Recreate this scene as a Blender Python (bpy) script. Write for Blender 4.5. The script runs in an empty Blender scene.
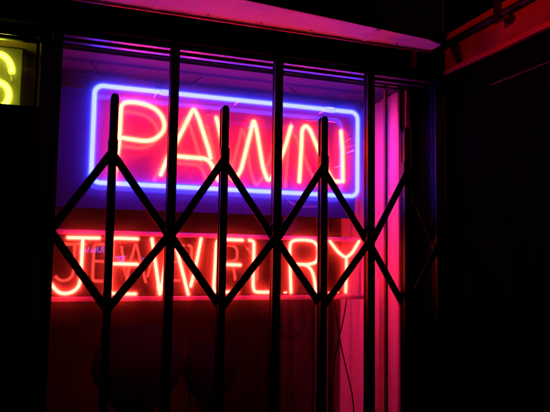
import bpy, bmesh, math, random
from mathutils import Vector, Matrix
random.seed(7)
S = bpy.context.scene
C = S.collection
rad = math.radians

# ------------------------------------------------------------------ camera
CAM = Vector((0.0, -1.65, 1.5))
yaw, pitch, roll = rad(19.473), rad(5.071), rad(0.833)
cr = Vector((math.cos(yaw), -math.sin(yaw), 0))
cf = Vector((math.sin(yaw)*math.cos(pitch), math.cos(yaw)*math.cos(pitch), math.sin(pitch)))
cu = cr.cross(cf)
r_ = math.cos(roll)*cr + math.sin(roll)*cu
u_ = -math.sin(roll)*cr + math.cos(roll)*cu
FPX = 604.2
cam_d = bpy.data.cameras.new('camera'); cam = bpy.data.objects.new('camera', cam_d); C.objects.link(cam)
m3 = Matrix((r_, u_, -cf)).transposed()
cam.matrix_world = Matrix.Translation(CAM) @ m3.to_4x4()
cam_d.sensor_fit = 'HORIZONTAL'; cam_d.sensor_width = 36; cam_d.lens = 36*FPX/550
cam_d.dof.use_dof = True; cam_d.dof.focus_distance = 1.75; cam_d.dof.aperture_fstop = 3.4
cam_d.clip_start = 0.02; cam_d.clip_end = 600
S.camera = cam

def at(x, y, Y):
    """point of the plane at depth Y (measured from the photograph's perspective)"""
    d = (x-275)*r_ - (y-206)*u_ + FPX*cf
    t = (Y-CAM.y)/d.y
    return CAM + t*d

# ------------------------------------------------------------------ materials
def mat(name, col, rough=.6, metal=0, spec=.5, bump=None, var=None, coat=0):
    m = bpy.data.materials.new(name); m.use_nodes = True
    nt = m.node_tree; b = nt.nodes['Principled BSDF']
    b.inputs['Base Color'].default_value = (*col, 1); b.inputs['Roughness'].default_value = rough
    b.inputs['Metallic'].default_value = metal; b.inputs['Specular IOR Level'].default_value = spec
    b.inputs['Coat Weight'].default_value = coat
    tc = nt.nodes.new('ShaderNodeTexCoord')
    if var:
        scale, amt, stretch = var
        mp = nt.nodes.new('ShaderNodeMapping'); mp.inputs['Scale'].default_value = stretch
        nt.links.new(tc.outputs['Object'], mp.inputs['Vector'])
        n = nt.nodes.new('ShaderNodeTexNoise'); n.inputs['Scale'].default_value = scale
        n.inputs['Detail'].default_value = 7; n.inputs['Roughness'].default_value = .65
        nt.links.new(mp.outputs['Vector'], n.inputs['Vector'])
        r = nt.nodes.new('ShaderNodeValToRGB')
        r.color_ramp.elements[0].position = .35; r.color_ramp.elements[1].position = .68
        r.color_ramp.elements[0].color = (*[c*(1-amt) for c in col], 1)
        r.color_ramp.elements[1].color = (*[min(1, c*(1+amt*.5)) for c in col], 1)
        nt.links.new(n.outputs['Fac'], r.inputs['Fac']); nt.links.new(r.outputs['Color'], b.inputs['Base Color'])
        mr = nt.nodes.new('ShaderNodeMapRange')
        mr.inputs['To Min'].default_value = max(.03, rough-.12); mr.inputs['To Max'].default_value = min(1, rough+.15)
        if rough > .06: nt.links.new(n.outputs['Fac'], mr.inputs['Value']); nt.links.new(mr.outputs['Result'], b.inputs['Roughness'])
    if bump:
        n2 = nt.nodes.new('ShaderNodeTexNoise'); n2.inputs['Scale'].default_value = bump[0]; n2.inputs['Detail'].default_value = 5
        nt.links.new(tc.outputs['Object'], n2.inputs['Vector'])
        bp = nt.nodes.new('ShaderNodeBump'); bp.inputs['Strength'].default_value = bump[1]; bp.inputs['Distance'].default_value = bump[2]
        nt.links.new(n2.outputs['Fac'], bp.inputs['Height']); nt.links.new(bp.outputs['Normal'], b.inputs['Normal'])
    return m

def emis(name, col, k=1.0):
    m = bpy.data.materials.new(name); m.use_nodes = True
    nt = m.node_tree; nt.nodes.clear()
    o = nt.nodes.new('ShaderNodeOutputMaterial'); e = nt.nodes.new('ShaderNodeEmission')
    e.inputs['Color'].default_value = (*col, 1); e.inputs['Strength'].default_value = k
    nt.links.new(e.outputs[0], o.inputs['Surface'])
    return m

def glow(name, col, k):
    """gas glowing inside the glass tube round the bright core"""
    m = bpy.data.materials.new(name); m.use_nodes = True
    nt = m.node_tree; nt.nodes.clear()
    o = nt.nodes.new('ShaderNodeOutputMaterial'); e = nt.nodes.new('ShaderNodeEmission')
    e.inputs['Color'].default_value = (*col, 1); e.inputs['Strength'].default_value = k
    nt.links.new(e.outputs[0], o.inputs['Volume'])
    t = nt.nodes.new('ShaderNodeBsdfTransparent'); nt.links.new(t.outputs[0], o.inputs['Surface'])
    return m

def pane_mat(name, ior, gain, tint=(1, 1, 1), density=0, rough=0.0, smear=None):
    m = bpy.data.materials.new(name); m.use_nodes = True
    nt = m.node_tree; nt.nodes.clear()
    o = nt.nodes.new('ShaderNodeOutputMaterial'); mx = nt.nodes.new('ShaderNodeMixShader')
    t = nt.nodes.new('ShaderNodeBsdfTransparent'); t.inputs['Color'].default_value = (*tint, 1)
    g = nt.nodes.new('ShaderNodeBsdfGlossy'); g.inputs['Roughness'].default_value = rough
    f = nt.nodes.new('ShaderNodeFresnel'); f.inputs['IOR'].default_value = ior
    q = nt.nodes.new('ShaderNodeMath'); q.operation = 'MULTIPLY'; q.inputs[1].default_value = gain; q.use_clamp = True
    nt.links.new(f.outputs[0], q.inputs[0]); nt.links.new(q.outputs[0], mx.inputs[0])
    nt.links.new(t.outputs[0], mx.inputs[1]); nt.links.new(g.outputs[0], mx.inputs[2])
    nt.links.new(mx.outputs[0], o.inputs['Surface'])
    if density:
        v = nt.nodes.new('ShaderNodeVolumeScatter'); v.inputs['Density'].default_value = density
        v.inputs['Anisotropy'].default_value = HALO_G
        nt.links.new(v.outputs[0], o.inputs['Volume'])
    return m

HALO_G = .92
REDK = 75.0
M = {}
M['steel'] = mat('black_painted_steel', (.024, .014, .013), .5, 0, .4, (180, .25, .001), (30, .5, (1, 1, 1)))
M['frame'] = mat('dark_anodised_frame', (.03, .022, .022), .30, .6, .5, None, (25, .4, (1, 1, .3)))
M['chrome'] = mat('polished_frame_rib', (.62, .58, .58), .07, 1.0)
M['jamb'] = mat('brown_painted_jamb', (.10, .03, .025), .45, 0, .5, (60, .3, .002), (12, .4, (1, 1, .2)))
M['black'] = mat('black_paint', (.0025, .002, .0025), .9, 0, .03, (40, .3, .002), (8, .5, (1, 1, 1)))
M['ceil'] = mat('display_ceiling_paint', (.032, .012, .048), .7, 0, .3, (30, .25, .003), (4, .35, (1, 1, 1)))
M['back'] = mat('dark_back_wall', (.21, .08, .08), .75, 0, .3, (25, .3, .003), (5, .5, (1, 1, 1)))
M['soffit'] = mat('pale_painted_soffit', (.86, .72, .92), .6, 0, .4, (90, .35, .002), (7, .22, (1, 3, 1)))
M['pierpaint'] = mat('dark_maroon_paint', (.022, .006, .005), .6, 0, .2, (60, .4, .002), (9, .5, (1, 1, .3)))
M['glint'] = mat('red_glint_tint', (.85, .27, .24), .35, 0)  # red colour stands for neon reflected in the window head
M['lip'] = mat('red_metal_lip', (.6, .10, .10), .35, .3, .5)
M['panel'] = mat('blue_glow_tinted_panel', (.018, .009, .068), .0, 0, .7, None, (3, .12, (1, 1, 1)))  # border tube's blue glow on the backing, put into the colour
M['board'] = mat('red_glow_tinted_board', (.105, .014, .080), .0, 0, .7, None, (3, .12, (1, 1, 1)))  # letters' red glow on the backing, put into the colour
M['rail'] = mat('lilac_sign_rail', (.36, .12, .55), .35, 0, .5, None, (20, .15, (.3, 1, 1)))
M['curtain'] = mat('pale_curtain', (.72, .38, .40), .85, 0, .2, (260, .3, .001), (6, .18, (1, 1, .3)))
M['redboard'] = mat('worn_red_board', (.42, .035, .02), .6, 0, .4, (35, .5, .004), (9, .55, (1, 1, 1)))
M['redtrim'] = mat('red_painted_trim', (.65, .04, .02), .38, 0, .5, (60, .3, .002), (14, .3, (1, .3, 1)))
M['rubber'] = mat('black_rubber', (.01, .01, .01), .5)
M['glass'] = pane_mat('clear_tube_glass', 1.5, 2.0, (.93, .93, .93))
M['clip'] = mat('clear_plastic_standoff', (.7, .7, .75), .15, 0, .7)
M['wire'] = mat('dark_cable', (.008, .004, .004), .8, 0, .1)
M['velvet'] = mat('black_velvet', (.006, .004, .004), .95, 0, .1)
M['olive'] = mat('ochre_backing_board', (.20, .19, .07), .35, 0, .5, None, (6, .35, (1, 1, .4)))
M['brownwall'] = mat('brown_wall', (.22, .13, .06), .6, 0, .4, (30, .4, .003), (7, .5, (1, 1, 1)))
M['pave'] = mat('pavement_concrete', (.25, .24, .23), .85, 0, .3, (60, .5, .003), (3, .3, (1, 1, 1)))
M['asphalt'] = mat('asphalt', (.05, .05, .05), .9, 0, .3, (200, .6, .004), (2, .3, (1, 1, 1)))
M['brick'] = mat('dark_plaster', (.05, .04, .04), .85, 0, .3, (30, .5, .004), (5, .3, (1, 1, 1)))
M['window'] = pane_mat('bloom_window_glass', 1.5, 1.6, (.97, .97, .98), density=42.0)  # scatter added inside the glass to imitate lens bloom round the tubes
M['backglass'] = pane_mat('back_partition_glass', 1.52, 1.5, (.8, .78, .8), rough=.004)
M['smallglass'] = pane_mat('transom_glass', 1.5, 1.6, (.97, .97, .98), density=42.0)  # carries the same added bloom scatter
M['red_core'] = emis('red_neon_core', (1.0, .022, .0122), REDK)
M['red_glow'] = glow('red_neon_gas', (1.0, .09, .02), 300)
M['low_core'] = emis('orange_neon_core', (1.0, .024, .0160), REDK*.7)
M['low_glow'] = glow('orange_neon_gas', (1.0, .07, .035), 230)
M['blue_core'] = emis('blue_neon_core', (.0195, .0232, 1.0), 40)
M['blue_glow'] = glow('blue_neon_gas', (.05, .08, 1.0), 260)
M['yel_core'] = emis('yellow_neon_core', (.86, .95, .06), 8)
M['yel_glow'] = glow('yellow_neon_gas', (.88, .92, .03), 130)
M['tiny_blue'] = emis('small_blue_letters', (.14, .12, 1.0), 1.5)

# ------------------------------------------------------------------ mesh helpers
def link(name, bm, m, parent=None, smooth=False):
    me = bpy.data.meshes.new(name); bmesh.ops.recalc_face_normals(bm, faces=bm.faces[:])
    bm.to_mesh(me); bm.free(); me.materials.append(m)
    if smooth:
        for p in me.polygons: p.use_smooth = True
    o = bpy.data.objects.new(name, me); C.objects.link(o)
    if parent:
        o.parent = parent; o.matrix_parent_inverse = Matrix.Translation(-parent.location)
    return o

def box(bm, x0, x1, y0, y1, z0, z1, bevel=0.0):
    r = bmesh.ops.create_cube(bm, size=1)
    vs = r['verts']
    for v in vs:
        v.co = Vector((x0 if v.co.x < 0 else x1, y0 if v.co.y < 0 else y1, z0 if v.co.z < 0 else z1))
    if bevel:
        es = list({e for v in vs for e in v.link_edges})
        bmesh.ops.bevel(bm, geom=es, offset=bevel, segments=2, affect='EDGES', profile=.6)

def bx(name, dims, m, parent=None, bevel=.002):
    bm = bmesh.new(); box(bm, *dims, bevel=bevel)
    return link(name, bm, m, parent)

def fillet(pts, r, n=7):
    out = [pts[0]]
    for i in range(1, len(pts)-1):
        a, b, c = pts[i-1], pts[i], pts[i+1]
        d1, d2 = (a-b), (c-b)
        k1, k2 = min(r, d1.length*.48), min(r, d2.length*.48)
        p, q = b+d1.normalized()*k1, b+d2.normalized()*k2
        for j in range(n+1):
            t = j/n
            out.append((1-t)**2*p + 2*t*(1-t)*b + t*t*q)
    out.append(pts[-1])
    res = [out[0]]
    for p in out[1:]:
        if (p-res[-1]).length > 1e-5: res.append(p)
    return res

def sweep(bm, pts, r, seg=14, closed=False, ends=True):
    n = len(pts); rings = []
    up = None
    seq = []
    for i in range(n):
        if closed: t = (pts[(i+1) % n]-pts[i-1]).normalized()
        elif i == 0: t = (pts[1]-pts[0]).normalized()
        elif i == n-1: t = (pts[-1]-pts[-2]).normalized()
        else: t = ((pts[i+1]-pts[i]).normalized()+(pts[i]-pts[i-1]).normalized()).normalized()
        if up is None:
            up = Vector((0, 1, 0)) if abs(t.y) < .9 else Vector((1, 0, 0))
        up = (up-t*up.dot(t)).normalized()
        seq.append((pts[i], t, up.copy(), r))
    if ends and not closed:
        p0, t0, u0, _ = seq[0]; p1, t1, u1, _ = seq[-1]
        head = [(p0-t0*r*math.sin(a), t0, u0, r*math.cos(a)) for a in (1.35, 1.0, .5)]
        tail = [(p1+t1*r*math.sin(a), t1, u1, r*math.cos(a)) for a in (.5, 1.0, 1.35)]
        seq = head+seq+tail
    for p, t, u, rr in seq:
        v = t.cross(u)
        rings.append([bm.verts.new(p+(u*math.cos(2*math.pi*k/seg)+v*math.sin(2*math.pi*k/seg))*rr) for k in range(seg)])
    m_ = len(rings)
    for i in range(m_ if closed else m_-1):
        a, b = rings[i], rings[(i+1) % m_]
        for k in range(seg): bm.faces.new((a[k], a[(k+1) % seg], b[(k+1) % seg], b[k]))
    if not closed:
        bm.faces.new(rings[0]); bm.faces.new(rings[-1])

def tube(name, pts, r, m, parent=None, fil=0, closed=False, seg=14):
    if fil: pts = fillet(pts, fil)
    bm = bmesh.new(); sweep(bm, pts, r, seg, closed)
    return link(name, bm, m, parent, True)

def thing(name, loc, label, cat, group=None, kind=None):
    o = bpy.data.objects.new(name, None); C.objects.link(o); o.location = loc; o.empty_display_size = .1
    o['label'] = label; o['category'] = cat
    if group: o['group'] = group
    if kind: o['kind'] = kind
    return o

def struct(name, dims, m, bevel=0):
    o = bx(name, dims, m, None, bevel); o['kind'] = 'structure'; return o

def extrude_poly(bm, pts, depth_vec):
    a = [bm.verts.new(p) for p in pts]; b = [bm.verts.new(p+depth_vec) for p in pts]
    bm.faces.new(a); bm.faces.new(b[::-1])
    n = len(a)
    for i in range(n): bm.faces.new((a[i], a[(i+1) % n], b[(i+1) % n], b[i]))

# ------------------------------------------------------------------ ground
struct('pavement', (-30, 30, -3.2, -.30, -.2, 0), M['pave'])
struct('road', (-250, 250, -12, -3.2, -.4, -.13), M['asphalt'])
struct('ground', (-300, 300, -300, 300, -.7, -.45), M['asphalt'])

# ------------------------------------------------------------------ shop front (one building)
shop = thing('shop_front', (0.4, 0, 0), 'black shop front with a gated neon display window and a small side window', 'shop front')
XR = 1.035      # right edge of the display opening
XL = -.021      # left edge of the display opening
ZH = 2.053      # window head
# bulkhead under the windows, pillar between them, wall over the left bay
bx('bulkhead', (-1.6, 1.075, -.03, .03, 0, .70), M['black'], shop)
bx('wall_panel', (-1.6, -.069, -.03, .03, .702, 1.862), M['black'], shop)
bx('sill', (-.9, -.064, -.045, .045, 1.864, 1.874), M['frame'], shop)
bx('mullion', (-.067, XL, -.035, .06, .702, 2.18), M['jamb'], shop)
bx('window_sill', (XL+.001, XR, -.04, .03, .702, .74), M['frame'], shop)
bx('wall_over_window', (-1.6, 1.07, .022, .12, 2.105, 3.4), M['black'], shop)
# polished window head with two ribs
head = bx('window_head', (-1.6, 1.075, -.02, .02, ZH+.006, 2.15), M['black'], shop)
for z in (2.062, 2.084):
    bm = bmesh.new(); sweep(bm, [Vector((-1.2, -.021, z)), Vector((-.07, -.021, z))], .0042, 16)
    link('window_rib', bm, M['chrome'], head, True)
# right jamb and the pier beside it
bx('jamb', (XR+.001, 1.05, -.03, .03, .702, ZH+.004), M['black'], shop)
bx('jamb_edge', (1.0265, 1.0345, -.012, .012, .742, ZH-.001), M['lip'], shop)
bx('pier', (1.0515, 1.075, -.10, .03, .702, 2.10), M['pierpaint'], shop)
# side wall of the recessed entry, running towards the pavement
bx('entry_wall', (1.083, 1.25, -1.7, .03, 0, 3.4), M['black'], shop)
bx('corner_trim', (1.0765, 1.0795, -.128, -.124, .2, 2.0), M['jamb'], shop, .001)
# facade above
bx('facade', (-4, 1.0, -.10, .02, 2.40, 3.6), M['brick'], shop)
# display box
bx('display_floor', (XL-.02, XR, .031, .60, .68, .71), M['back'], shop)
bx('display_ceiling', (-.019, 1.0335, .024, .56, ZH, ZH+.03), M['ceil'], shop)
bx('side_wall', (1.0355, 1.07, .031, .62, .70, ZH+.01), M['back'], shop)
bx('side_wall', (-.062, -.024, .061, .62, .70, ZH+.01), M['back'], shop)
bx('back_wall', (-1.4, 1.3, 1.05, 1.12, .3, 2.5), M['back'], shop)
bx('shop_ceiling', (-1.4, 1.3, .60, 1.05, 2.25, 2.3), M['back'], shop)
bx('partition_post', (.955, 1.0, .53, .575, .71, ZH), M['back'], shop)
bx('partition_rail', (-.02, .954, .545, .575, 2.0, ZH-.001), M['back'], shop)
# transom box of the left window
bx('transom_back', (-1.2, -.0685, .15, .17, 1.80, 2.10), M['brownwall'], shop)
bx('transom_floor', (-1.2, -.0685, .046, .149, 1.84, 1.8625), M['brownwall'], shop)
bx('transom_ceiling', (-1.2, -.0685, .024, .149, 2.062, 2.09), M['brownwall'], shop)
bx('window_stile', (-.0805, -.0725, -.006, .006, 1.8755, 2.052), M['frame'], shop, .001)
bx('window_stile', (-.3, -.0725, -.006, .006, 2.0525, 2.058), M['frame'], shop, .001)

# panes
win = bx('window_pane', (XL+.001, 1.0260, .001, .007, .742, ZH+.002), M['window'], shop, 0)
bx('window_pane', (-.85, -.081, .001, .007, 1.8755, 2.0515), M['smallglass'], shop, 0)
bx('back_pane', (-.022, .954, .560, .564, .712, 1.999), M['backglass'], shop, 0)

# ------------------------------------------------------------------ canopy ledge over the window
can = thing('canopy', (.4, -.15, 2.145), 'pale soffit ledge glowing pink above the gated window', 'ledge')
YL = -.30
zl = at(200, 17.5, YL).z
z = zl+.002
xe = at(430, 49, YL).x
def onz(x, y, Z):
    d = (x-275)*r_ - (y-206)*u_ + FPX*cf
    return CAM + d*((Z-CAM.z)/d.z)
fa, fb = onz(243.6, 0, z), onz(428, 39.5, z)
sl = (fa.y-fb.y)/(fa.x-fb.x)
front = [(-1.6, fb.y+sl*(-1.6-fb.x)), (fa.x, fa.y), (fb.x, fb.y), (xe, fb.y+.02)]
extra = [Vector((xe, YL-.003, z)), Vector((-1.6, YL-.003, z))]
bm = bmesh.new(); extrude_poly(bm, [Vector((x, y, z)) for x, y in front]+extra, Vector((0, 0, .012)))
link('soffit', bm, M['soffit'], can)
for xs_ in (-.55, .18, .71):
    bx('seam_cover', (xs_-.006, xs_+.006, fb.y+sl*(xs_+.006-fb.x)+.004, YL-.004, z-.0016, z-.0001), M['soffit'], can, .0005)
for xs_ in (.02, .30, .43, .56, .80, .92):
    bm = bmesh.new(); bmesh.ops.create_uvsphere(bm, u_segments=10, v_segments=6, radius=.0028, matrix=Matrix.Translation((xs_, YL-.018, z)) @ Matrix.Diagonal((1, 1, .6, 1)))
    link('screw', bm, M['steel'], can, True)
bm = bmesh.new(); sweep(bm, [Vector((-1.6, YL+.002, zl+.001)), Vector((xe+.004, YL+.002, zl+.001))], .0035, 12)
link('lip', bm, M['lip'], can, True)
bm = bmesh.new()
extrude_poly(bm, [Vector((x, y-.004, z+.013)) for x, y in front]+[Vector((xe+.004, YL-.001, z+.013)), Vector((-1.6, YL-.001, z+.013))], Vector((0, 0, .30)))
link('fascia', bm, M['black'], can)
bm = bmesh.new()
pp = [Vector((x, y-.001, z+.001)) for x, y in front]
qq = [q-Vector((0, .003, 0)) for q in pp]
pp[-1].x += .004; qq[-1].x += .004
extrude_poly(bm, pp+qq[::-1], Vector((0, 0, .0118)))
link('edge_strip', bm, M['black'], can)
bx('end_cap', (xe+.0005, xe+.0035, fb.y+.02, YL-.004, z+.0005, z+.0125), M['black'], can, 0)
bx('canopy_box', (-1.6, xe, YL, -.101, 2.145, zl+.31), M['black'], can)

# ------------------------------------------------------------------ gate header and track
trk = thing('gate_header', (.4, -.12, 2.05), 'black steel header box carrying the scissor gate track', 'gate track')
bx('header_box', (-1.6, 1.07, -.092, -.0225, 2.095, 2.144), M['black'], trk)
bx('track', (-1.6, 1.07, -.140, -.118, 2.056, 2.143), M['black'], trk)
bx('bracket', (.953, .970, -.1465, -.141, 2.07, 2.139), M['redtrim'], trk, .001)
for x in (-.1, .4, .9):
    bm = bmesh.new(); bmesh.ops.create_uvsphere(bm, u_segments=12, v_segments=8, radius=.006, matrix=Matrix.Translation((x, -.1405, 2.1)))
    link('bolt', bm, M['steel'], trk, True)

bx('strip_plate', (XL-.02, 1.045, -.0625, -.050, 2.046, 2.0945), M['black'], trk, 0)  # black plate added to carry the reflection strips
bx('glint_strip', (XL-.02, 1.045, -.0800, -.0630, 2.0400, 2.0430), M['glint'], trk, .0008)  # added slats, coloured as the thin neon reflections along the head
bx('glint_strip', (XL-.02, 1.045, -.1080, -.0910, 2.0455, 2.0485), M['glint'], trk, .0008)
bx('strip_plate', (XL-.02, 1.045, -.0900, -.0830, 2.0440, 2.0940), M['black'], trk, 0)
# ------------------------------------------------------------------ scissor gate
gate = thing('scissor_gate', (.4, -.12, .1), 'black steel scissor gate closed across the neon window', 'security gate')
GY = -.12
DX = .2845
K0 = -.026
KX = [-.595, -.3105, K0, .2605, .544, .827, 1.056]
SX = [-.453, -.168, .1125, .397, .682, .9455]
ZT, ZM, ZB = 1.757, 1.560, 1.380
def channel(x, z0, z1, w, m, tip=False):
    bm = bmesh.new()
    jit = random.uniform(-.0015, .0015)
    # two flat bars back to back with a gap, as on a folding gate
    for y0, y1 in ((GY-.0125, GY-.0065), (GY+.0065, GY+.0125)):
        prof = [Vector((x-w/2, y0, z0)), Vector((x+w/2, y0, z0)), Vector((x+w/2+jit, y0, z1-.008)),
                Vector((x+w/4+jit, y0, z1)), Vector((x-w/4+jit, y0, z1)), Vector((x-w/2+jit, y0, z1-.008))]
        extrude_poly(bm, prof, Vector((0, y1-y0, 0)))
    box(bm, x-w/2+.001, x-w/2+.0045, GY-.0063, GY+.0063, z0+.002, z1-.012)
    bmesh.ops.bevel(bm, geom=[e for e in bm.edges if e.calc_length() > .1], offset=.0012, segments=2, affect='EDGES')
    return link('gate_bar', bm, m, gate)
for i, x in enumerate(KX): channel(x, .05, 2.05, .0225, M['steel'])
for i, x in enumerate(SX): channel(x, .05, (1.907, 1.907, 1.905, 1.903, 1.901, 1.893)[i] if i < 6 else 1.9, .0195, M['steel'])
def strap(a, b, y):
    a = Vector((a[0], y, a[1])); b = Vector((b[0], y, b[1]))
    d = (b-a).normalized(); n = Vector((-d.z, 0, d.x)); w = .0098
    pts = []
    for k in range(9):
        t = math.pi/2+math.pi*k/8; pts.append(a+(d*math.cos(t)+n*math.sin(t))*w)
    for k in range(9):
        t = -math.pi/2+math.pi*k/8; pts.append(b+(d*math.cos(t)+n*math.sin(t))*w)
    bm = bmesh.new(); extrude_poly(bm, pts, Vector((0, .004, 0)))
    bmesh.ops.bevel(bm, geom=[e for e in bm.edges], offset=.0008, segments=1, affect='EDGES')
    link('strap', bm, M['steel'], gate)
def rivet(x, z):
    bm = bmesh.new()
    bmesh.ops.create_uvsphere(bm, u_segments=14, v_segments=8, radius=.0078, matrix=Matrix.Translation((x, GY-.020, z)) @ Matrix.Diagonal((1, .6, 1, 1)))
    link('rivet', bm, M['steel'], gate, True)
sag = [0, .002, -.002, .001, .003, -.001, 0, 0]
for row in range(3):
    dz = -row*(ZT-ZB)-row*.22
    if row: continue
    for i, xs in enumerate(SX):
        kl, kr = KX[i], KX[i+1]
        s = sag[i]
        strap((xs-.004, ZT+s+dz), (kl+.003, ZM+dz), GY-.0170)
        strap((xs+.004, ZT+s+dz), (kr-.003, ZM+dz), GY+.0130)
        strap((kl+.003, ZM+dz), (xs-.003, ZB+s+dz), GY+.0130)
        strap((kr-.003, ZM+dz), (xs+.003, ZB+s+dz), GY-.0170)
        rivet(xs, ZT+s+dz); rivet(xs, ZB+s+dz)
    for kx in KX[1:-1]: rivet(kx, ZM+dz)
# a second lattice low down, below what the photograph shows
for i, xs in enumerate(SX):
    kl, kr = KX[i], KX[i+1]
    strap((xs, .90), (kl, .70), GY-.0170); strap((xs, .90), (kr, .70), GY+.0130)
    strap((kl, .70), (xs, .52), GY+.0130); strap((kr, .70), (xs, .52), GY-.0170)
    # collar clamped round each short bar at the top pivot
    bm = bmesh.new(); box(bm, xs-.0120, xs+.0115, GY-.0130, GY+.0129, 1.727, 1.79, .001)
    link('collar', bm, M['steel'], gate)

# ------------------------------------------------------------------ neon helper
def letter(sign, strokes, Y, core, glw, rc, ro, fil, name='letter_tube', closed=False):
    bmo = bmesh.new(); bmc = bmesh.new()
    for st in strokes:
        f = fil
        pts = [at(x, y, Y) for x, y in st]
        for i, p in enumerate(pts): p.y = Y
        pts = fillet(pts, f)
        if closed: pts = pts[:-1]
        sweep(bmo, pts, ro, 16, closed); sweep(bmc, pts, rc, 14, closed)
    o = link(name, bmo, glw, sign, True)
    c = link('gas_core', bmc, core, o, True); c.matrix_parent_inverse = Matrix.Identity(4); c.parent = o
    return o

# ------------------------------------------------------------------ PAWN sign
YP = .100
pawn = thing('pawn_sign', (.48, .14, 1.70), 'neon sign reading PAWN in red inside a blue border', 'neon sign')
YPan = .166
pz1 = at(62, 86, YPan).z; pz0 = at(62, 207, YPan).z; px1 = at(355, 205, YPan).x
bx('back_panel', (XL+.004, px1, YPan, YPan+.006, pz0, pz1), M['panel'], pawn, .0015)
bx('red_glow_board', (at(94, 135, YPan-.004).x, at(355, 150, YPan-.004).x, YPan-.004, YPan-.001, at(225, 186.5, YPan-.004).z, at(225, 100.5, YPan-.004).z), M['board'], pawn, .001)  # added over the panel; its red colour stands for the letters' glow
# border (rounded rectangle)
def rrect(x0, x1, z0, z1, r, Y, n=8):
    pts = []
    for cx_, cz_, a0 in ((x1-r, z1-r, 0), (x0+r, z1-r, 90), (x0+r, z0+r, 180), (x1-r, z0+r, 270)):
        for k in range(n+1):
            a = rad(a0+90*k/n); pts.append(Vector((cx_+r*math.cos(a), Y, cz_+r*math.sin(a))))
    return pts
rp = rrect(.073, .902, 1.708, 1.985, .024, YP)
bmo = bmesh.new(); bmc = bmesh.new()
sweep(bmo, rp, .0098, 16, True); sweep(bmc, rp, .0055, 16, True)
bo = link('border_tube', bmo, M['blue_glow'], pawn, True); co = link('gas_core', bmc, M['blue_core'], bo, True); co.matrix_parent_inverse = Matrix.Identity(4)
RC, RO = .0050, .0100
P_ = [[(114, 178), (119.3, 141), (121, 106.5), (123.5, 103.2), (128.3, 102), (136, 102.4), (145, 104.2), (154.7, 108.2), (161.5, 115), (164.9, 124), (163.6, 131), (159, 136.3), (152.9, 140), (145, 141.2), (131, 139.2), (119.5, 137.3)]]
A_ = [[(160.8, 174.5), (167, 159.5), (179, 137.5), (189, 117.5), (193.7, 108), (198.6, 118), (209, 150.5), (210.5, 158)],
      [(171, 155.6), (190, 157.4), (206, 158.6), (211, 163), (216.5, 176), (218.3, 180)]]
W_ = [[(216.4, 118), (219.2, 129), (228.5, 170), (234, 187), (241, 170), (251, 131), (253.7, 119.5), (256.7, 130), (263, 168), (268.2, 188), (275, 173), (285.5, 146), (291, 126.5)]]
N_ = [[(299.3, 185), (301.5, 146), (302, 130), (305.5, 125), (310, 129.5), (318, 149), (326.5, 169), (333, 185), (339.5, 190)],
      [(341, 131.4), (342.6, 150), (342.9, 185)]]
def on_top(x):  # keep letters clear of the border
    return x
for st in (P_, A_, W_, N_):
    fixed = [[(x, min(y, 181.5)) for x, y in s] for s in st]
    letter(pawn, fixed, YP, M['red_core'], M['red_glow'], RC, RO, .012)
# clear unlit returns bent back from the tube ends
def unlit(sign, pts, Yo, r=.0045, fil=.012, m=None, name='unlit_tube'):
    p = [at(x, y, Yo) + Vector((0, dy, 0)) for x, y, dy in pts]
    for q, (_, _, dy) in zip(p, pts): q.y = Yo+dy
    return tube(name, p, r, m or M['glass'], sign, fil)
unlit(pawn, [(341, 131, 0), (339.5, 122, .012), (332, 118.5, .04), (312, 117, .05)], YP)
unlit(pawn, [(216.4, 118, 0), (215.5, 113, .012), (211, 112, .045)], YP)
unlit(pawn, [(291, 126.5, 0), (292, 121, .012), (296, 121, .045)], YP)
unlit(pawn, [(284, 197, .0), (292, 203.5, .01), (308, 207.5, .01), (322, 205.5, .01), (333, 197, 0)], YP+.02, .0028, .03)
unlit(pawn, [(352, 138, .0), (346, 141, .03), (348, 147, .03), (355, 145, .0)], YP+.01, .003, .01)
def standoffs(sign, lst, Y0, Y1):
    for x, y in lst:
        p = at(x, y, Y0); p.y = Y0
        bm = bmesh.new(); sweep(bm, [p+Vector((0, .010, 0)), Vector((p.x, Y1, p.z))], .0026, 10)
        link('standoff', bm, M['clip'], sign, True)
standoffs(pawn, [(157, 92), (240, 100), (327, 109), (355, 150), (215, 187), (190, 157), (253.7, 124), (343, 165)], YP, YPan-.0045)
# cable end blocks at the border's gap
for x, y in ((166.5, 92.8), (330, 109.8)):
    p = at(x, y, YP)
    bm = bmesh.new(); sweep(bm, [Vector((p.x-.011, YP, p.z)), Vector((p.x+.011, YP, p.z))], .0106, 14)
    link('tube_collar', bm, M['glass'], pawn, True)
for x in (.12, .85):
    bm = bmesh.new(); sweep(bm, [Vector((x, YPan+.003, pz1-.01)), Vector((x, YPan+.003, ZH-.001))], .0012, 6)
    link('hanging_wire', bm, M['wire'], pawn)

# ------------------------------------------------------------------ JEWELRY sign
YJ = .10
jew = thing('jewelry_sign', (.46, .1, 1.39), 'neon sign reading JEWELRY in orange red between two pink rails', 'neon sign')
zt = at(200, 235.5, YJ+.02).z; zb = at(200, 298.3, YJ+.02).z
x0 = at(56, 232, YJ+.02).x-.01; x1 = at(364, 241, YJ+.02).x
bx('rail', (XL+.003, x1, YJ+.012, YJ+.026, zt-.0065, zt+.0065), M['rail'], jew, .002)
bx('rail', (XL+.003, x1, YJ+.012, YJ+.026, zb-.0065, zb+.0065), M['rail'], jew, .002)
for X in (x1-.012,):
    bx('upright', (X-.005, X+.005, YJ+.0265, YJ+.034, zb-.004, zt+.004), M['rail'], jew, .001)
RCJ, ROJ = .0045, .0090
J_ = [[(68.2, 237.6), (99, 238.1)], [(82.8, 240), (81.3, 268), (80.6, 280), (78.3, 287.5), (72, 292.4), (64.6, 293.9), (57.5, 292), (51.5, 284.5)]]
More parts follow.
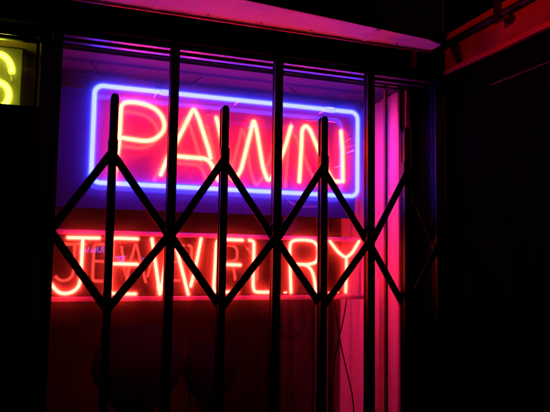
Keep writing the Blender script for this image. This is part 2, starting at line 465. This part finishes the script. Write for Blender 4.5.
E1 = [[(137.3, 238.9), (116, 238.0), (111.8, 239), (111.3, 250), (109.6, 285), (110, 292.5), (114, 293.9), (135.3, 293.9)], [(111.5, 263.6), (137.3, 264.3)]]
W1 = [[(152, 239), (159.9, 294)], [(160.6, 293), (165, 266), (173.5, 236), (180, 262), (188.2, 294.2)], [(190.8, 286), (195.5, 268), (201, 239)]]
E2 = [[(242.5, 240.2), (221, 239.3), (216.6, 241), (215.3, 262), (213.7, 288), (215.4, 291.8), (219, 292), (236.5, 292)], [(216, 264.2), (240, 265)]]
L_ = [[(249.5, 240.2), (253.8, 241.6), (254, 246), (253, 286), (254.2, 291.4), (258, 292.2), (271, 292.2)]]
R_ = [[(291, 292.2), (290, 262), (289.8, 247), (291, 242), (295.5, 240), (306, 239.9), (314, 241.3), (318.3, 247), (318.3, 257), (316, 262.5), (309, 264.6), (295.5, 264.2)], [(304, 264.6), (309, 266.5), (313, 273), (315.2, 284), (315.9, 292.4)]]
Y_ = [[(330, 241.4), (337.5, 251.5), (345.5, 258.2), (352, 253.4), (359, 241.4)], [(346.4, 258.5), (346.4, 275), (345.6, 292)]]
for st in (J_, E1, W1, E2, L_, R_, Y_):
    letter(jew, st, YJ, M['low_core'], M['low_glow'], RCJ, ROJ, .014)
unlit(jew, [(242.5, 240.2, 0), (249.5, 240.2, 0)], YJ, .003, 0)
unlit(jew, [(99, 238.1, 0), (104, 238.3, .005), (110, 238, .006), (112, 239, .01)], YJ, .003, .008)
for x, y in ((51.5, 284.5), (137.3, 264.3), (152, 239), (160, 294), (201, 239), (240, 265), (271, 292.2), (291, 292.2), (315.9, 292.4), (330, 241.4), (359, 241.4), (345.6, 292)):
    p = at(x, y, YJ)
    bm = bmesh.new(); sweep(bm, [Vector((p.x, YJ+.009, p.z)), Vector((p.x, YJ+.030, p.z))], .0062, 12)
    link('electrode_boot', bm, M['rubber'], jew, True)
# small glowing electrode tips along the lower rail
for x in (273, 285.5, 330, 337):
    p = at(x, 292.6, YJ)
    bm = bmesh.new(); sweep(bm, [Vector((p.x-.004, YJ, p.z)), Vector((p.x+.003, YJ, p.z+.001))], .0028, 10)
    link('electrode_tip', bm, M['low_core'], jew, True)
for x, y in ((156, 268), (290, 275)):
    p = at(x, y, YJ)
    bm = bmesh.new(); sweep(bm, [Vector((p.x+.006, YJ+.012, p.z)), Vector((p.x+.006, YJ+.016, zb))], .0018, 8)
    link('standoff', bm, M['clip'], jew, True)

def loose(pts, r=.0016):
    return tube('cable', [at(x, y, Y) for x, y, Y in pts], r, M['wire'], pawn, .1)
loose([(88, 58, .10), (94, 66, .12), (101, 77, .14)], .002)
loose([(186, 92, .12), (200, 76, .13), (240, 68, .13), (278, 78, .13), (300, 96, .12)], .0018)
# ------------------------------------------------------------------ power cords
def cord(pts, label, r=.0021):
    p = [at(x, y, Y) for x, y, Y in pts]
    for q, (_, _, Y) in zip(p, pts): q.y = Y
    q = fillet(p, .06, 8)
    bm = bmesh.new(); sweep(bm, q, r, 10); o = link('power_cord', bm, M['wire'], None, True)
    o['label'] = label; o['category'] = 'cord'; o['group'] = 'cords hanging below the neon letters'
    return o
cord([(347, 296, .13), (344, 318, .14), (337, 345, .15), (332, 380, .15), (330, 540, .15)], 'dark cord hanging straight down in front of the pink curtain, from the last letter')
cord([(335, 303, .12), (338, 330, .13), (345, 365, .14), (353, 395, .15), (360, 540, .15)], 'dark cord slanting down to the right across the pink curtain')
cord([(333, 292, .13), (331, 310, .14), (334, 335, .15), (329, 360, .15), (331, 540, .16)], 'dark cord at the left edge of the pink curtain')

# ------------------------------------------------------------------ curtain along the right side
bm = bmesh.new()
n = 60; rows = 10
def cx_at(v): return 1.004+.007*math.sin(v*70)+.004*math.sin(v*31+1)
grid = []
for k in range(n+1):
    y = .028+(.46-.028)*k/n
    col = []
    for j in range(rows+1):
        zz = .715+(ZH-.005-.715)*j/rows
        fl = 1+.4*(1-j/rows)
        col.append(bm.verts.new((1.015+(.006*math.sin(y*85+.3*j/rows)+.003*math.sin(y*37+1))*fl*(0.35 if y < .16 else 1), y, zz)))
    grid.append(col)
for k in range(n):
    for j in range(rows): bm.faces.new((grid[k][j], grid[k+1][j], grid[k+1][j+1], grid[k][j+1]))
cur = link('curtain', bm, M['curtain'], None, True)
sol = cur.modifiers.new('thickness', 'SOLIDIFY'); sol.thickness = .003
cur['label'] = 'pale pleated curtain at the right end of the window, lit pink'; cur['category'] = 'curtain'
# dark curtain pole / post seen through the pane
xp = at(385.6, 200, .036).x
o = bx('window_post', (xp-.0045, xp+.0045, .030, .042, .715, ZH-.003), M['jamb'], None, .002)
o['label'] = 'narrow dark upright post inside the window, right of the neon signs'; o['category'] = 'post'

# ------------------------------------------------------------------ yellow S sign
ys = thing('yellow_sign', (-.25, .06, 1.88), 'yellow neon letter S in the small window at the far left', 'neon sign')
YS = .055
S_ = [[(11.8, 71.5), (11.2, 66), (8, 59.5), (3, 55), (-3, 53.2), (-9.5, 55), (-13.5, 62), (-13, 71), (-8, 78.5), (0, 82.3), (6, 85.5), (9.3, 93), (7.8, 101.5), (2.2, 107.3), (-4.5, 108.4), (-11, 105), (-14, 98)]]
letter(ys, S_, YS, M['yel_core'], M['yel_glow'], .0050, .0100, .02)
bp = at(21, 80, .085)
bx('back_panel', (-.62, bp.x, .085, .09, 1.866, 2.058), M['olive'], ys, .001)
for k in range(9):
    zz = 1.875+k*.02
for x, y in ((-8, 78.5), (4, 104)):
    p = at(x, y, YS)
    bm = bmesh.new(); sweep(bm, [Vector((p.x, YS+.008, p.z)), Vector((p.x, .0845, p.z))], .004, 10)
    link('standoff', bm, M['clip'], ys, True)
p = at(11.8, 73.5, YS); tube('unlit_tube', [Vector((p.x, YS, p.z)), Vector((p.x, YS+.004, p.z-.008)), Vector((p.x, .084, p.z-.010))], .003, M['clip'], ys, .004)

# ------------------------------------------------------------------ small blue illuminated sign deep inside
sb = thing('small_sign', (.2, .96, 1.5), 'tiny blue lit sign deep inside the shop behind the J', 'sign')
YB = .99
p0 = at(76, 246, YB); p1 = at(147, 264, YB)
bx('sign_board', (p0.x-.02, p1.x+.03, YB+.006, YB+.02, p1.z-.03, p0.z+.03), M['velvet'], sb, .002)
def bl(strokes):
    bm = bmesh.new()
    for st in strokes:
        pts = [at(x, y, YB) for x, y in st]
        for q in pts: q.y = YB
        sweep(bm, pts, .0028, 8)
    link('blue_lettering', bm, M['tiny_blue'], sb, True)
bl([[(80, 253), (81.5, 248)]])
bl([[(83, 247.5), (84.5, 252.5), (86, 249), (87.5, 252.5), (89, 247.5)]])
bl([[(91, 252), (92.2, 248.5), (93.6, 252)]])
bl([[(95.5, 248.5), (95.5, 252)]]); bl([[(97.5, 247.5), (97.8, 251.5), (100, 252.3), (101.6, 251), (101.4, 247)]]); bl([[(103.4, 246.8), (103.6, 252)]])
bl([[(115.5, 257.2), (125, 256.2)]]); bl([[(117, 259), (120, 259), (120, 262)]]); bl([[(122, 259), (124.5, 258.6)]]); bl([[(122.8, 259), (122.8, 262)]])
bl([[(142.5, 258), (143.2, 261.5), (144.6, 258.5)]])

# ------------------------------------------------------------------ dark goods in the lower display
def lathe(name, prof, loc, m, parent, seg=28, sx=1, sy=1):
    sm = []
    for i in range(len(prof)-1):
        p = [prof[max(i-1, 0)], prof[i], prof[i+1], prof[min(i+2, len(prof)-1)]]
        for k in range(5):
            t = k/5
            sm.append(tuple(max(.005, .5*(2*p[1][c]+(p[2][c]-p[0][c])*t+(2*p[0][c]-5*p[1][c]+4*p[2][c]-p[3][c])*t*t+(3*p[1][c]-p[0][c]-3*p[2][c]+p[3][c])*t**3)) if c == 0 else
                            .5*(2*p[1][c]+(p[2][c]-p[0][c])*t+(2*p[0][c]-5*p[1][c]+4*p[2][c]-p[3][c])*t*t+(3*p[1][c]-p[0][c]-3*p[2][c]+p[3][c])*t**3) for c in (0, 1)))
    sm.append(prof[-1])
    prof = sm
    bm = bmesh.new(); rings = []
    for r, z in prof:
        rings.append([bm.verts.new((loc[0]+sx*r*math.cos(2*math.pi*k/seg), loc[1]+sy*r*math.sin(2*math.pi*k/seg), loc[2]+z)) for k in range(seg)])
    for a, b in zip(rings, rings[1:]):
        for k in range(seg): bm.faces.new((a[k], a[(k+1) % seg], b[(k+1) % seg], b[k]))
    bm.faces.new(rings[0]); bm.faces.new(rings[-1])
    return link(name, bm, m, parent, True)
bust = thing('display_bust', (.25, .34, .96), 'large black rounded display bust low in the window below the W', 'display bust')
lathe('bust_body', [(.09, -.248), (.09, -.235), (.02, -.225), (.02, -.02), (.03, .03), (.05, .06), (.10, .12), (.125, .19), (.11, .255), (.07, .30), (.045, .325), (.03, .332)], (.25, .34, .96), M['velvet'], bust, sx=1.15, sy=.55)
b2 = thing('display_bust', (.50, .40, .96), 'smaller black display bust left of the tall middle gate bar', 'display bust')
lathe('bust_body', [(.07, -.248), (.07, -.235), (.017, -.225), (.017, -.02), (.025, .03), (.04, .06), (.075, .12), (.085, .17), (.07, .22), (.04, .26), (.02, .268)], (.50, .40, .96), M['velvet'], b2, sx=1.1, sy=.6)
rack = thing('hook_rack', (.3, .45, .96), 'dark wire rack with bare slanting prongs behind the W', 'rack')
def rod(pts, r, name='prong', par=rack):
    p = [at(x, y, Y) for x, y, Y in pts]
    for q, (_, _, Y) in zip(p, pts): q.y = Y
    return tube(name, p, r, M['wire'], par, .01, seg=8)
rod([(190, 520, .45), (190, 315, .45)], .003, 'stem')
rod([(178, 321, .42), (190, 311, .45), (196, 305, .46)], .0032)
rod([(179, 330, .42), (190, 329, .45), (204, 333, .45)], .0026)
rod([(172, 345, .42), (190, 338, .45), (207, 350, .45)], .0026)
rk2 = thing('hook_rack', (.6, .45, .96), 'dark wire rack with short prongs between the middle and right gate bars', 'rack')
rod([(279, 520, .45), (279, 312, .45)], .003, 'stem', rk2)
rod([(258, 319, .42), (270, 321, .44), (279, 324, .45), (285, 327, .45)], .003, 'prong', rk2)
rod([(279, 334, .45), (290, 338, .44), (299, 335, .42)], .0034, 'prong', rk2)

# ------------------------------------------------------------------ red beam of the entry canopy
XB = 1.072
def atx(x, y, X=XB):
    d = (x-275)*r_ - (y-206)*u_ + FPX*cf
    t = (X-CAM.x)/d.x
    return CAM+t*d
beam = thing('entry_beam', (XB, -.6, 2.06), 'red lit beam running out over the dark entry at upper right', 'beam')
bx('board', (XB+.003, XB+.010, -1.6, -.135, 2.075, 2.143), M['redboard'], beam, .001)
bx('lip', (XB-.006, XB+.009, -1.6, -.122, 2.059, 2.0745), M['redtrim'], beam, .003)
bx('upper_strip', (XB+.001, XB+.0095, -1.6, -.15, 2.164, 2.186), M['redtrim'], beam, .001)
bx('back_plate', (XB+.0105, 1.0825, -1.6, -.122, 2.06, 2.30), M['black'], beam, .001)
bm = bmesh.new(); sweep(bm, [Vector((XB-.004, -.14, 2.153)), Vector((XB-.004, -1.6, 2.153))], .0095, 14)
link('conduit', bm, M['steel'], beam, True)
for yy in (-.385, -.72, -1.1):
    bx('clamp', (XB-.016, XB+.0005, yy-.008, yy+.008, 2.140, 2.196), M['steel'], beam, .002)
bm = bmesh.new()
extrude_poly(bm, [Vector((XB-.004, -.165, 2.15)), Vector((XB-.004, -.205, 2.15)), Vector((XB-.004, -.222, 2.082)), Vector((XB-.004, -.205, 2.080))], Vector((.0065, 0, 0)))
link('brace', bm, M['steel'], beam)
pk = atx(511, 19)
bm = bmesh.new(); sweep(bm, [Vector((XB-.014, pk.y, pk.z)), Vector((XB+.002, pk.y, pk.z))], .013, 18)
link('knob', bm, M['steel'], beam, True)
# thin line below: the top edge of the dark roller door in the entry wall
o = bx('door_edge', (1.0745, 1.0825, -1.4, -.34, 1.976, 1.9795), M['jamb'], shop, .001)
# upright conduit beside the ledge
pc = bmesh.new(); sweep(pc, [Vector((1.066, -.14, 2.20)), Vector((1.066, -.14, 2.9))], .004, 12)
o = link('wall_conduit', pc, M['jamb'], None, True)
o['label'] = 'thin upright conduit above the right end of the pink ledge'; o['category'] = 'conduit'

ld = bpy.data.lights.new('entry_lamp', 'SPOT'); ld.energy = 5.5; ld.color = (1, .035, .008); ld.shadow_soft_size = .06
ld.spot_size = rad(60); ld.spot_blend = .8
lo = bpy.data.objects.new('entry_lamp', ld); C.objects.link(lo); lo.location = (.55, -.85, 2.25)
lo.rotation_euler = (Vector((1.07, -.30, 2.11))-lo.location).to_track_quat('-Z', 'Y').to_euler()
# ------------------------------------------------------------------ night sky and moonlight
w = bpy.data.worlds.new('World'); S.world = w; w.use_nodes = True
nt = w.node_tree; bg = nt.nodes['Background']
sk = nt.nodes.new('ShaderNodeTexSky'); sk.sky_type = 'NISHITA'; sk.sun_disc = False
sk.sun_elevation = rad(12); sk.sun_rotation = rad(200)
nt.links.new(sk.outputs[0], bg.inputs['Color']); bg.inputs['Strength'].default_value = .0002
sd = bpy.data.lights.new('moon', 'SUN'); sd.energy = .002; sd.angle = rad(.5); sd.color = (.8, .85, 1)
so = bpy.data.objects.new('moon', sd); C.objects.link(so); so.rotation_euler = (rad(60), 0, rad(20))

# ------------------------------------------------------------------ render
vs = S.view_settings; vs.view_transform = 'Standard'; vs.look = 'None'; vs.gamma = 1; vs.exposure = 0; vs.use_curve_mapping = False
cy = S.cycles
cy.max_bounces = 8; cy.diffuse_bounces = 4; cy.glossy_bounces = 4; cy.transparent_max_bounces = 32; cy.transmission_bounces = 4
cy.volume_bounces = 0; cy.sample_clamp_indirect = 8; cy.use_denoising = True
cy.caustics_reflective = True
